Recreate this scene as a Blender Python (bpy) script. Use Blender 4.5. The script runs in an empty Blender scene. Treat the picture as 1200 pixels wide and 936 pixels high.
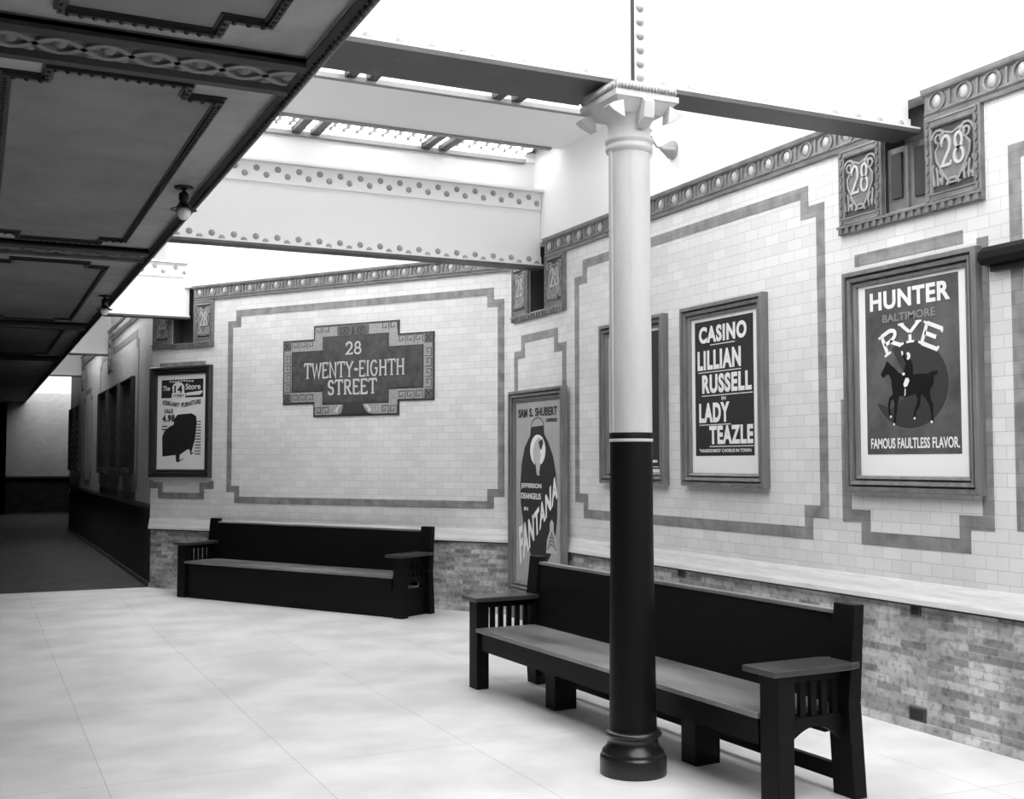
import bpy, bmesh, math, random
from mathutils import Vector, Matrix
random.seed(28)
C = bpy.context.scene.collection
PI = math.pi
# ------------------------------------------------------------------ materials
def mat(name, col, rough=.6, var=0.0, vscale=6.0, spec=.5, metal=0.0, bump=0.0, bscale=40.0, coat=0.0, stretch=(1,1,1)):
    m = bpy.data.materials.new(name); m.use_nodes = True
    nt = m.node_tree; b = nt.nodes['Principled BSDF']
    c = (col, col, col, 1) if not isinstance(col, tuple) else (*col, 1)
    b.inputs['Base Color'].default_value = c
    b.inputs['Roughness'].default_value = rough
    b.inputs['Metallic'].default_value = metal
    b.inputs['Specular IOR Level'].default_value = spec
    b.inputs['Coat Weight'].default_value = coat; b.inputs['Coat Roughness'].default_value = .3
    tc = nt.nodes.new('ShaderNodeTexCoord')
    mp = nt.nodes.new('ShaderNodeMapping'); mp.inputs['Scale'].default_value = stretch
    nt.links.new(tc.outputs['Object'], mp.inputs['Vector'])
    if var:
        n = nt.nodes.new('ShaderNodeTexNoise'); n.inputs['Scale'].default_value = vscale
        n.inputs['Detail'].default_value = 6; n.inputs['Roughness'].default_value = .65
        nt.links.new(mp.outputs[0], n.inputs['Vector'])
        r = nt.nodes.new('ShaderNodeValToRGB')
        r.color_ramp.elements[0].position = .3; r.color_ramp.elements[1].position = .7
        lo = max(0, 1-var); hi = 1+var*.5
        r.color_ramp.elements[0].color = tuple(min(1, x*lo) for x in c[:3]) + (1,)
        r.color_ramp.elements[1].color = tuple(min(1, x*hi) for x in c[:3]) + (1,)
        nt.links.new(n.outputs['Fac'], r.inputs['Fac']); nt.links.new(r.outputs[0], b.inputs['Base Color'])
    if bump:
        n2 = nt.nodes.new('ShaderNodeTexNoise'); n2.inputs['Scale'].default_value = bscale
        nt.links.new(mp.outputs[0], n2.inputs['Vector'])
        bp = nt.nodes.new('ShaderNodeBump'); bp.inputs['Strength'].default_value = bump; bp.inputs['Distance'].default_value = .01
        nt.links.new(n2.outputs['Fac'], bp.inputs['Height']); nt.links.new(bp.outputs[0], b.inputs['Normal'])
    return m

def brick_mat(name, c1, c2, mortar, bw, bh, mw, rough, speck=0.0, dirt=.15, offset=.5, off=(0,0), plane='xz', bias=0.0, dscale=1.3):
    m = bpy.data.materials.new(name); m.use_nodes = True
    nt = m.node_tree; b = nt.nodes['Principled BSDF']; L = nt.links.new
    b.inputs['Roughness'].default_value = rough
    tc = nt.nodes.new('ShaderNodeTexCoord'); sp = nt.nodes.new('ShaderNodeSeparateXYZ'); cb = nt.nodes.new('ShaderNodeCombineXYZ')
    L(tc.outputs['Object'], sp.inputs[0])
    ax = {'xz': ('X', 'Z'), 'xy': ('X', 'Y'), 'yx': ('Y', 'X')}[plane]
    for i, a in enumerate(ax):
        ad = nt.nodes.new('ShaderNodeMath'); ad.operation = 'ADD'; ad.inputs[1].default_value = off[i] + 50*(bw if i == 0 else bh)
        L(sp.outputs[a], ad.inputs[0]); L(ad.outputs[0], cb.inputs[i])
    bk = nt.nodes.new('ShaderNodeTexBrick')
    bk.offset = offset; bk.squash = 1
    bk.inputs['Scale'].default_value = 1; bk.inputs['Brick Width'].default_value = bw; bk.inputs['Row Height'].default_value = bh
    bk.inputs['Mortar Size'].default_value = mw; bk.inputs['Mortar Smooth'].default_value = .2; bk.inputs['Bias'].default_value = bias
    bk.inputs['Color1'].default_value = (c1, c1, c1, 1); bk.inputs['Color2'].default_value = (c2, c2, c2, 1)
    bk.inputs['Mortar'].default_value = (mortar, mortar, mortar, 1)
    L(cb.outputs[0], bk.inputs['Vector'])
    out = bk.outputs['Color']
    def mul(src, scale, lo, hi, p0, p1, detail=5, stretch=None):
        n = nt.nodes.new('ShaderNodeTexNoise'); n.inputs['Scale'].default_value = scale; n.inputs['Detail'].default_value = detail
        if stretch:
            mp = nt.nodes.new('ShaderNodeMapping'); mp.inputs['Scale'].default_value = stretch
            L(tc.outputs['Object'], mp.inputs['Vector']); L(mp.outputs[0], n.inputs['Vector'])
        else: L(tc.outputs['Object'], n.inputs['Vector'])
        mr = nt.nodes.new('ShaderNodeMapRange'); mr.inputs['From Min'].default_value = p0; mr.inputs['From Max'].default_value = p1
        mr.inputs['To Min'].default_value = lo; mr.inputs['To Max'].default_value = hi
        L(n.outputs['Fac'], mr.inputs['Value'])
        mx = nt.nodes.new('ShaderNodeMix'); mx.data_type = 'RGBA'; mx.blend_type = 'MULTIPLY'; mx.inputs['Factor'].default_value = 1
        L(src, mx.inputs['A']); L(mr.outputs[0], mx.inputs['B'])
        return mx.outputs['Result']
    if dirt: out = mul(out, dscale, 1-dirt, 1.0, .35, .62)
    if speck: out = mul(out, 28, 1-speck, 1.0, .34, .52)
    L(out, b.inputs['Base Color'])
    bp = nt.nodes.new('ShaderNodeBump'); bp.inputs['Strength'].default_value = .25; bp.inputs['Distance'].default_value = .004; bp.invert = True
    L(bk.outputs['Fac'], bp.inputs['Height']); L(bp.outputs[0], b.inputs['Normal'])
    return m

def emit_mat(name, s, glassy=False):
    m = bpy.data.materials.new(name); m.use_nodes = True
    b = m.node_tree.nodes['Principled BSDF']
    b.inputs['Base Color'].default_value = (.8, .8, .8, 1)
    b.inputs['Emission Color'].default_value = (1, 1, 1, 1); b.inputs['Emission Strength'].default_value = s
    return m

SKY = 22.0
M = {}
M['tile'] = brick_mat('white_wall_tile', .80, .71, .56, .16, .0765, .0026, .28, dirt=.10)
M['band'] = brick_mat('grey_border_tile', .31, .24, .20, .16, .0765, .0022, .35, dirt=.35, dscale=9)
M['roman'] = brick_mat('speckled_roman_brick', .66, .26, .45, .21, .047, .003, .75, speck=.38, dirt=.4, bias=.0, dscale=3)
M['floor'] = brick_mat('cement_floor', .77, .74, .52, .97, 1.9, .003, .5, dirt=.22, offset=0, off=(-.63, -.35), plane='xy', dscale=1.6)
M['cap'] = mat('white_marble_cap', .80, .3, var=.2, vscale=3, stretch=(1, 1, 14))
M['plaster'] = mat('white_plaster', .90, .75)
M['grille'] = mat('grey_vault_light_iron', .22, .6)
M['steel'] = mat('white_painted_steel', .80, .5)
M['rivet'] = mat('rivet_shading_grey', .30, .35)  # grey holds the rivets' shading in the colour; also on capital beads
M['soffit'] = mat('soffit_shade_and_rim', .07, .5, var=.25, vscale=3)  # unlit soffit shade put into the flange colour; also vent rims
M['ceilpanel'] = mat('dark_grey_panel_field', .20, .6, var=.35, vscale=1.6)  # panel fields darker than the ceiling around them
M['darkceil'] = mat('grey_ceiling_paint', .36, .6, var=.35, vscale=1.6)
M['mould'] = mat('dark_moulding_and_shadow', .018, .45)  # mouldings, joists; also the painted shadow strip under the dado cap
M['guil'] = mat('bronze_guilloche', .075, .5)
M['guilhi'] = mat('bronze_strapwork', .16, .45)
M['bench'] = mat('black_stained_oak', .005, .5, var=.4, vscale=4, stretch=(.5, 6, 6), spec=.15)
M['seat'] = mat('polished_worn_oak', .22, .34, var=.8, vscale=.8, stretch=(1, 3, 1), spec=.6, coat=.3)
M['arm'] = mat('worn_oak_arm', .045, .3, var=.5, vscale=3, stretch=(3, .6, 3), spec=.5)
M['coldark'] = mat('black_column_paint', .005, .5, spec=.15)
M['colbase'] = mat('worn_black_base_paint', .010, .3, spec=.6)
M['colwhite'] = mat('white_column_paint', .52, .45, var=.12, vscale=4, stretch=(1, 1, .35))
M['frame'] = mat('brown_frame_wood', .17, .32, var=.35, vscale=5, stretch=(4, 4, .6))
M['framedark'] = mat('dark_frame_wood', .03, .35)
M['paper'] = mat('poster_paper', .80, .8)
M['greypaper'] = mat('grey_poster_paper', .36, .8, var=.15, vscale=3)
M['ink'] = mat('black_poster_ink', .012, .6)
M['huntink'] = mat('dark_grey_poster_ink', .085, .6, var=.8, vscale=2.6)
M['ovalink'] = mat('oval_ink', .022, .6)
M['blackink'] = mat('horse_ink', .0035, .7, spec=.2)
M['softink'] = mat('grey_poster_ink', .10, .6)
M['face'] = mat('pale_grey_ink', .45, .7)
M['face2'] = mat('mid_grey_ink', .22, .7)
M['white'] = mat('white_poster_ink', .78, .8)
M['terra'] = mat('glazed_terracotta', .17, .3, var=.45, vscale=12)
M['terradark'] = mat('dark_terracotta_ground', .05, .4)
M['terralight'] = mat('pale_glazed_relief', .50, .3)
M['cornice'] = mat('glazed_cornice', .22, .3, var=.35, vscale=10)
M['egg'] = mat('pale_cornice_egg', .42, .3)
M['relief'] = mat('grey_glazed_relief', .30, .3, var=.3, vscale=14)
M['mosaicblue'] = mat('dark_mosaic_field', .085, .35, var=.5, vscale=9)
M['mosaiclight'] = brick_mat('pale_mosaic_tesserae', .46, .34, .22, .018, .018, .0016, .35, dirt=.1)
M['mosaicgrey'] = mat('grey_mosaic', .13, .4, var=.6, vscale=40)
M['mosaicline'] = mat('dark_mosaic_line', .05, .4)
M['letter'] = mat('white_mosaic_letter', .58, .4)
M['pocket'] = mat('dark_pocket_lining', .03, .6)  # dark tone on pocket backs, jambs and grille slots
M['lampmetal'] = mat('dark_lamp_metal', .02, .3, metal=.4)
M['brass'] = mat('grey_lamp_metal', .35, .3, metal=.5)
M['globe'] = mat('milk_glass', .75, .12, spec=.7)
M['floorshade'] = mat('far_floor_shade', .035, .85, var=.5, vscale=2)  # floor tone darkened to stand for shade at the far end
M['romanshade'] = brick_mat('shade_toned_dado_brick', .05, .03, .03, .21, .047, .003, .7, speck=.4, dirt=.4, dscale=3)  # roman brick darkened to hold the far walls' shade in its colour
M['pit'] = mat('track_bed', .03, .9)
M['glass'] = emit_mat('daylit_vault_glass', SKY)
M['glassfar'] = emit_mat('daylit_vault_glass_end', SKY*.9)  # emission set slightly lower over the end wall
M['glassboost'] = emit_mat('daylit_vault_glass_boosted', SKY*3.0)  # emission raised to brighten the far upper wall

# ------------------------------------------------------------------ mesh builder
class MB:
    def __init__(s): s.v = []; s.f = []; s.m = []; s.sm = []
    def add(s, vs, fs, mi=0, smooth=False):
        o = len(s.v); s.v += [tuple(p) for p in vs]
        for f in fs: s.f.append([o+i for i in f]); s.m.append(mi); s.sm.append(smooth)
        return s
    def box(s, x0, x1, y0, y1, z0, z1, mi=0):
        vs = [(x, y, z) for z in (z0, z1) for y in (y0, y1) for x in (x0, x1)]
        return s.add(vs, [(0,2,3,1),(4,5,7,6),(0,1,5,4),(2,6,7,3),(0,4,6,2),(1,3,7,5)], mi)
    def hexa(s, b, t, mi=0):          # b,t : four corners each (bottom, top), same order
        return s.add(list(b)+list(t), [(3,2,1,0),(4,5,6,7),(0,1,5,4),(1,2,6,5),(2,3,7,6),(3,0,4,7)], mi)
    def prism(s, poly, y0, y1, mi=0):  # poly in (x,z), extruded along y
        n = len(poly)
        vs = [(x, y0, z) for x, z in poly] + [(x, y1, z) for x, z in poly]
        return s.add(vs, [tuple(range(n)), tuple(range(2*n-1, n-1, -1))] + [(i, n+i, n+(i+1)%n, (i+1)%n) for i in range(n)], mi)
    def prism_xy(s, poly, z0, z1, mi=0):
        n = len(poly)
        vs = [(x, y, z0) for x, y in poly] + [(x, y, z1) for x, y in poly]
        return s.add(vs, [tuple(range(n-1, -1, -1)), tuple(range(n, 2*n))] + [(i, (i+1)%n, n+(i+1)%n, n+i) for i in range(n)], mi)
    def prism_yz(s, poly, x0, x1, mi=0):
        n = len(poly)
        vs = [(x0, y, z) for y, z in poly] + [(x1, y, z) for y, z in poly]
        return s.add(vs, [tuple(range(n)), tuple(range(2*n-1, n-1, -1))] + [(i, n+i, n+(i+1)%n, (i+1)%n) for i in range(n)], mi)
    def lathe(s, prof, c=(0,0,0), seg=32, mi=0, axis='z', smooth=True):
        o = []; n = len(prof)
        for k in range(seg):
            a = 2*PI*k/seg
            for r, h in prof:
                p = {'z': (r*math.cos(a), r*math.sin(a), h), 'y': (r*math.cos(a), h, r*math.sin(a)), 'x': (h, r*math.cos(a), r*math.sin(a))}[axis]
                o.append((p[0]+c[0], p[1]+c[1], p[2]+c[2]))
        fs = [(k*n+i, ((k+1)%seg)*n+i, ((k+1)%seg)*n+i+1, k*n+i+1) for k in range(seg) for i in range(n-1)]
        s.add(o, fs, mi, smooth)
        if prof[0][0] > 1e-5: s.add([o[k*n] for k in range(seg)], [tuple(range(seg-1, -1, -1))], mi)
        if prof[-1][0] > 1e-5: s.add([o[k*n+n-1] for k in range(seg)], [tuple(range(seg))], mi)
        return s
    def tube(s, path, r, seg=10, mi=0, cap=True):
        P = [Vector(p) for p in path]; o = []; n = len(P)
        for i, p in enumerate(P):
            d = (P[min(i+1, n-1)] - P[max(i-1, 0)]).normalized()
            a = d.orthogonal().normalized() if i == 0 else (a - d*a.dot(d)).normalized()
            b = d.cross(a); rr = r[i] if isinstance(r, (list, tuple)) else r
            for k in range(seg):
                t = 2*PI*k/seg; o.append(p + a*(rr*math.cos(t)) + b*(rr*math.sin(t)))
        fs = [(i*seg+k, i*seg+(k+1)%seg, (i+1)*seg+(k+1)%seg, (i+1)*seg+k) for i in range(n-1) for k in range(seg)]
        s.add(o, fs, mi, True)
        if cap: s.add(o[:seg], [tuple(range(seg-1, -1, -1))], mi); s.add(o[-seg:], [tuple(range(seg))], mi)
        return s
    def ball(s, c, r, seg=14, ring=8, mi=0):
        rx, ry, rz = r if isinstance(r, tuple) else (r, r, r); o = []
        for i in range(ring+1):
            t = PI*i/ring
            for k in range(seg):
                a = 2*PI*k/seg; o.append((c[0]+rx*math.sin(t)*math.cos(a), c[1]+ry*math.sin(t)*math.sin(a), c[2]-rz*math.cos(t)))
        return s.add(o, [(i*seg+k, i*seg+(k+1)%seg, (i+1)*seg+(k+1)%seg, (i+1)*seg+k) for i in range(ring) for k in range(seg)], mi, True)
    def ribbon(s, pts, w, y0, y1, mi=0, closed=False, plane='xz'):   # mitred strip of width w in the plane, y0 front, y1 back
        P = [Vector((p[0], p[1])) for p in pts]; n = len(P); L = []; R = []
        for i in range(n):
            if closed: a, b = P[i-1], P[(i+1) % n]
            else: a, b = P[max(i-1, 0)], P[min(i+1, n-1)]
            d1 = (P[i]-a); d2 = (b-P[i])
            if d1.length < 1e-9: d1 = d2
            if d2.length < 1e-9: d2 = d1
            d1 = d1.normalized(); d2 = d2.normalized()
            n1 = Vector((-d1.y, d1.x)); n2 = Vector((-d2.y, d2.x)); mm = (n1+n2)
            if mm.length < .3: mm = n1
            mm = mm.normalized(); k = 1/max(.45, mm.dot(n1))
            L.append(P[i]+mm*(w/2*k)); R.append(P[i]-mm*(w/2*k))
        if plane == 'xz': mk = lambda q, y: (q.x, y, q.y)
        else: mk = lambda q, y: (q.x, q.y, y)
        vs = [mk(q, y0) for q in L] + [mk(q, y0) for q in R] + [mk(q, y1) for q in L] + [mk(q, y1) for q in R]
        fs = []; rng = range(n if closed else n-1)
        for i in rng:
            j = (i+1) % n
            fs += [(i, j, n+j, n+i), (2*n+i, 3*n+i, 3*n+j, 2*n+j), (i, 2*n+i, 2*n+j, j), (n+i, n+j, 3*n+j, 3*n+i)]
        if not closed: fs += [(0, n, 3*n, 2*n), (n-1, 3*n-1, 4*n-1, 2*n-1)]
        return s.add(vs, fs, mi)
    def build(s, name, mats, parent=None, bevel=0.0, kind=None, mesh_only=False, fix=True):
        me = bpy.data.meshes.new(name)
        me.from_pydata(s.v, [], s.f)
        for m in (mats if isinstance(mats, (list, tuple)) else [mats]): me.materials.append(m)
        for i, p in enumerate(me.polygons): p.material_index = s.m[i]; p.use_smooth = s.sm[i]
        if fix:
            bm = bmesh.new(); bm.from_mesh(me); bmesh.ops.recalc_face_normals(bm, faces=bm.faces); bm.to_mesh(me); bm.free()
        me.update()
        if mesh_only: return me
        return link(name, me, parent, bevel, kind)

def link(name, me, parent=None, bevel=0.0, kind=None):
    o = bpy.data.objects.new(name, me); C.objects.link(o)
    if parent: o.parent = parent
    if bevel:
        b = o.modifiers.new('bevel', 'BEVEL'); b.width = bevel; b.segments = 2; b.limit_method = 'ANGLE'; b.angle_limit = math.radians(40)
    if kind: o['kind'] = kind
    return o

def thing(name, label, cat, loc=(0,0,0), rz=0.0, group=None):
    o = bpy.data.objects.new(name, None); C.objects.link(o); o.empty_display_size = .1
    o.location = loc; o.rotation_euler = (0, 0, rz)
    o['label'] = label; o['category'] = cat
    if group: o['group'] = group
    return o
def tag(o, label, cat, group=None):
    o['label'] = label; o['category'] = cat
    if group: o['group'] = group
    return o
def place(o, loc, rz=0.0):
    o.location = loc; o.rotation_euler = (0, 0, rz); return o

# ------------------------------------------------------------------ layout
W = 5.123                         # right wall plane x = W
SC = Vector((5.123, 10.90, 0))    # corner between right wall and the splayed wall
SD = Vector((-.575, .818, 0)).normalized()   # along the splayed wall, away from the corner
SL = 5.32                         # its length
LC = SC + SD*SL                   # corner where the far wall starts
RT = -PI/2                        # rotation of things on walls facing -x (local x = image right)
ST = math.atan2(-SD.y, -SD.x)     # rotation of things on the splayed wall
EX = 1.42                         # edge of the low dark ceiling
LOWZ = 3.45
CZ = 4.65                         # white ceiling
CORN = 3.62                       # bottom of cornice
def on_right(Y, z=0): return (W, Y, z)
def on_splay(s, z=0): p = SC + SD*s; return (p.x, p.y, z)

# ------------------------------------------------------------------ floor, track bed
b = MB(); b.box(-1.2, 6.2, -4, 15.25, -.15, 0); b.build('floor', M['floor'], kind='structure')
b = MB(); b.box(-1.2, 6.2, 15.25, 40, -.15, 0); b.build('floor_shade_toned', M['floorshade'], kind='structure')  # far floor, its shade put into the colour
b = MB(); b.box(-7, -1.2, -4, 40, -1.35, -1.2); b.build('floor_track', M['pit'], kind='structure')
b = MB(); b.box(-7.2, -7, -4, 40, -1.35, 3.6); b.build('wall_track', M['pit'], kind='structure')

# ------------------------------------------------------------------ walls
def wall(name, base, length, rz, loc, top, holes=(), bands=(), slabs=(), wz=.745, capz=.88, x0=0.0, upper=True, tilem='tile'):
    """local x 0..length image-right, z up, room side is -y. holes: (x0,x1,z0,z1) pockets"""
    b = MB(); T = .25
    xs = sorted({x0, length} | {h[0] for h in holes} | {h[1] for h in holes})
    for xa, xb in zip(xs, xs[1:]):
        hs = [h for h in holes if h[0] <= xa+1e-6 and h[1] >= xb-1e-6]
        z = capz - .02
        for h in sorted(hs, key=lambda q: q[2]):
            b.box(xa, xb, 0, T, z, h[2]); b.box(xa, xb, .16, T, h[2], h[3], 3); b.box(xa, xa+.008, .003, .16, h[2], h[3], 3); b.box(xb-.008, xb, .003, .16, h[2], h[3], 3); z = h[3]
        if z < CORN+.1:
            b.box(xa, xb, 0, T, z, CORN+.1)
        b.box(xa, xb, .02, T, CORN+.1 if z < CORN+.1 else z, top, 2)
    for pts, w in bands:
        if pts[0] == 'closed': b.ribbon(pts[1], w, -.004, .01, 1, closed=True)
        else: b.ribbon(pts, w, -.004, .01, 1)
    for (xa, xb, za, zb) in slabs: b.box(xa, xb, -.004, .01, za, zb, 1)
    place(b.build(name, [M[tilem], M['band'], M['plaster'], M['pocket']], kind='structure'), loc, rz)
    side = name.split('_')[1]
    b = MB()
    b.box(x0, length, .012, T, 0, wz)                              # speckled brick dado
    b.prism_yz([(-.022, 0), (.012, 0), (.012, .05), (-.008, .05)], x0, length, 0)
    place(b.build('baseboard_'+side, M['romanshade' if side in ('far', 'end', 'return') else 'roman'], kind='structure'), loc, rz)
    b = MB()
    b.prism_yz([(-.030, wz), (T, wz), (T, capz), (-.004, capz), (-.012, capz-.03), (-.022, capz-.08), (-.030, wz+.03)], x0, length)
    b.box(x0, length, -.022, .1, wz-.012, wz, 1)  # dark strip painted as the shadow line under the cap
    place(b.build('trim_dado_'+side, [M['romanshade' if side in ('far', 'end', 'return') else 'cap'], M['mould']], kind='structure'), loc, rz)

def stepped(xa, xb, za, zb, sx=.15, sz=.135):
    """panel border with a step in each corner, centre line"""
    return [(xa, za+sz), (xa, zb-sz), (xa+sx, zb-sz), (xa+sx, zb), (xb-sx, zb), (xb-sx, zb-sz), (xb, zb-sz), (xb, za+sz), (xb-sx, za+sz), (xb-sx, za), (xa+sx, za), (xa+sx, za+sz)]
BW = .08
Y0 = 10.90                                          # right wall local x = Y0 - Y
rx = lambda Y: Y0 - Y
bandsR = []
def closed(p): return ('closed', p)
bandsR.append((closed(stepped(rx(9.415), rx(5.985), 1.115, 3.44, .16, .145)), BW))
bandsR.append((closed(stepped(rx(4.40), rx(.9), 1.115, 3.44, .16, .145)), BW))
# stepped border round the rye poster (joins the frame sides)
def around(cY, hw, zt, zb):
    x = rx(cY)
    return ([(x-hw, 2.0), (x-hw, zb+.135), (x-hw+.17, zb+.135), (x-hw+.17, zb), (x+hw-.17, zb), (x+hw-.17, zb+.135), (x+hw, zb+.135), (x+hw, 2.86)], BW)
bandsR.append(around(5.20, .57, 2.9, 1.115))
xF = rx(10.21)
bandsR.append(([(xF-.54, 2.2), (xF-.54, 2.705), (xF-.37, 2.705), (xF-.37, 2.86), (xF+.37, 2.86), (xF+.37, 2.705), (xF+.54, 2.705), (xF+.54, 2.2)], BW))
holesR = [(rx(5.38), rx(5.02), 3.14, CORN+.19), (rx(10.42), rx(10.04), 3.12, CORN+.19)]
wall('wall_right', 0, 13.0, RT, (W, Y0, 0), CZ+.2, holesR, bandsR, [(rx(5.66), rx(4.77), 2.85, 2.925)])
bandsS = [(closed(stepped(SL-3.97, SL-.11, 1.135, 3.42, .13, .13)), BW)]
xs14 = SL-4.78
bandsS.append(([(xs14-.52, 1.36), (xs14-.52, 1.30), (xs14-.36, 1.30), (xs14-.36, 1.17), (xs14+.36, 1.17), (xs14+.36, 1.30), (xs14+.52, 1.30), (xs14+.52, 1.36)], BW))
holesS = [(SL-4.96, SL-4.58, 3.10, CORN+.19)]
wall('wall_middle', 0, SL, ST, (LC.x, LC.y, 0), CZ+.2, holesS, bandsS, [(xs14-.40, xs14+.40, 2.79, 2.86)])
FL = 28.9 - LC.y
fx = lambda Y: FL - (Y - LC.y)
bandsF = [(closed(stepped(fx(21.9), fx(16.6), 1.115, 3.42, .2, .15)), .1), (closed(stepped(fx(25.2), fx(23.4), 1.2, 3.0, .3, .15)), .1)]
holesF = [(fx(20.75), fx(20.35), 3.10, CORN+.19), (fx(26.05), fx(25.65), 3.10, CORN+.19)]
wall('wall_far', 0, FL, RT, (LC.x, 28.9, 0), CZ+.2, holesF, bandsF, wz=1.0, capz=1.06)  # dado raised and darkened to carry the shade low on this wall
wall('wall_end', 0, 4.4, 0, (.9, 38, 0), CZ+.2, wz=1.1, capz=1.16)
wall('wall_return', 0, 3.0, PI, (LC.x+3.0, 28.9, 0), CZ+.2)

# ------------------------------------------------------------------ cornices (trim)
def cornice(name, length, loc, rz, eggs=True, end_l=True, end_r=True):
    b = MB()
    z = CORN
    b.prism_yz([(.02, z), (-.025, z), (-.03, z+.02), (-.018, z+.028), (-.03, z+.04), (-.03, z+.046), (-.022, z+.05), (-.022, z+.145), (-.05, z+.155), (-.055, z+.165), (-.06, z+.185), (.02, z+.185)], 0, length)
    if eggs:
        n = int(length/.2); p = length/n
        for i in range(n):
            x = (i+.5)*p
            b.ball((x, -.022, z+.098), (.032, .02, .044), 10, 6, 1)
            ring = [(x+.06*math.cos(t), z+.098+.054*math.sin(t)) for t in [2*PI*k/14 for k in range(14)]]
            b.ribbon(ring, .013, -.034, -.02, 0, closed=True)
            b.prism([(x+p/2-.008, z+.145), (x+p/2+.008, z+.145), (x+p/2+.003, z+.06), (x+p/2-.003, z+.06)], -.036, -.02, 0)
    return place(b.build(name, [M['cornice'], M['egg']], kind='structure'), loc, rz)
cornice('trim_1', 5.02+2.1, (W, 5.02, 0), RT)
cornice('trim_2', 10.04-5.38, (W, 10.04, 0), RT)
cornice('trim_3', 10.90-10.42, (W, 10.90, 0), RT)
cornice('trim_4', 4.58, on_splay(4.58), ST)
cornice('trim_5', SL-4.96, on_splay(SL), ST)
cornice('trim_6', 20.35-LC.y, (LC.x, 20.35, 0), RT)
cornice('trim_7', 25.65-20.75, (LC.x, 25.65, 0), RT)

# ------------------------------------------------------------------ low dark ceiling with mouldings
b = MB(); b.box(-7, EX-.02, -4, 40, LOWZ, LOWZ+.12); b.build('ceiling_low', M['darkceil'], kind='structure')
b = MB(); b.box(EX-.08, EX, -4, 40, LOWZ-.01, CZ+.1, 0); b.build('wall_fascia', M['steel'], kind='structure')
b = MB()   # rope-moulded edge
b.prism([(EX-.075, LOWZ), (EX-.085, LOWZ-.03), (EX-.05, LOWZ-.05), (EX-.02, LOWZ-.045), (EX+.005, LOWZ-.02), (EX+.005, LOWZ)], -4, 40)
for i in range(330):
    y = 2.4+i*.06
    if y > 22: break
    b.ball((EX-.045, y, LOWZ-.05), (.018, .022, .016), 6, 4)
b.build('trim_edge', M['mould'], kind='structure')
def panel(name, xa, xb, ya, yb):
    b = MB()
    pts = stepped(xa, xb, ya, yb, .18, .19)
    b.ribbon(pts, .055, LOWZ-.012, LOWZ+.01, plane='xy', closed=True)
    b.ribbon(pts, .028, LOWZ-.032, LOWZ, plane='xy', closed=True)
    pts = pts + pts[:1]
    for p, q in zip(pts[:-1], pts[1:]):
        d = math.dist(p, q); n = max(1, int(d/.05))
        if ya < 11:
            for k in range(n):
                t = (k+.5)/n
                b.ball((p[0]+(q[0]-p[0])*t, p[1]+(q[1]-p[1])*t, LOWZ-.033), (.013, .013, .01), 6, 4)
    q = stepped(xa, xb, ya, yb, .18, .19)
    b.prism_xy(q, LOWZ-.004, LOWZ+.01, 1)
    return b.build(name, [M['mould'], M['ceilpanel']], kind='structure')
panel('trim_panel_1', .10, 1.09, .4, 4.88)
panel('trim_panel_2', .10, 1.10, 5.62, 10.05)
panel('trim_panel_3', .10, 1.10, 11.15, 15.85)
panel('trim_panel_4', .10, 1.10, 16.7, 21.0)
panel('trim_panel_5', -1.15, -.15, 5.62, 10.05)
def guilloche(name, yc, detail=True):
    b = MB()
    b.box(-2.5, EX-.08, yc-.205, yc+.205, LOWZ-.03, LOWZ+.01, 0)
    for s in (-1, 1):
        b.prism_yz([(yc+s*.205, LOWZ-.01), (yc+s*.205, LOWZ-.05), (yc+s*.18, LOWZ-.07), (yc+s*.15, LOWZ-.06), (yc+s*.14, LOWZ-.03)], -2.5, EX-.08, 2)
    if detail:
        for ph in (0, PI):
            for off in (.0,):
                pts = [(x, yc+.085*math.sin(2*PI*x/.40+ph)) for x in [-.6+.02*k for k in range(97)]]
                b.ribbon(pts, .036, LOWZ-.046, LOWZ-.02, 1, plane='xy')
        for k in range(10):
            x = -.6+k*.2
            if x < EX-.12: b.lathe([(.001, LOWZ-.05), (.022, LOWZ-.046), (.034, LOWZ-.03)], (x+.1, yc, 0), 12, 1)
        for k in range(16):
            for s in (-1, 1):
                x = -.6+k*.13
                if x < EX-.12: b.ball((x, yc+s*.105, LOWZ-.03), (.03, .016, .014), 8, 4, 1)
    return b.build(name, [M['guil'], M['guilhi'], M['mould']], kind='structure')
guilloche('trim_strap_1', 5.245); guilloche('trim_strap_2', 10.43); guilloche('trim_strap_3', 16.3, False); guilloche('trim_strap_4', 21.6, False)

# ------------------------------------------------------------------ white ceiling and vault-light skylights
strips = []     # (x0,x1,y0,y1,detail,mat)
for ya, yb in ((-3.8, -2.4), (-1.6, -.3), (.4, 1.5), (2.2, 3.3), (4.0, 5.0)): strips.append((EX, W-.1, ya, yb, 0, 'glass'))
strips.append((EX, W-.1, 5.28, 6.5, 0, 'glass')); strips.append((EX, W-.1, 7.35, 8.65, 1, 'glass')); strips.append((EX, W-.1, 9.76, 10.33, 2, 'glass'))
strips += [(EX, W-.1, 10.5, 11.2, 0, 'glass'), (EX, 4.5, 11.8, 12.6, 0, 'glass'), (EX, 3.4, 13.4, 14.6, 0, 'glass')]
strips += [(EX, LC.x, 16.5, 18.5, 0, 'glassboost'), (EX, LC.x, 21.5, 23.5, 0, 'glassboost')]
strips += [(EX, 4.0, 36.6, 37.8, 0, 'glassfar')]
b = MB(); y = -4.0
for (x0, x1, ya, yb, det, gm) in strips:
    b.box(EX-.06, W+.2, y, ya, CZ, CZ+.1); y = yb
    if x1 < W-.2: b.box(x1, W+.2, ya, yb, CZ, CZ+.1)
b.box(EX-.06, W+.2, y, 38.2, CZ, CZ+.1)
b.build('ceiling', M['plaster'], kind='structure')
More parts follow.
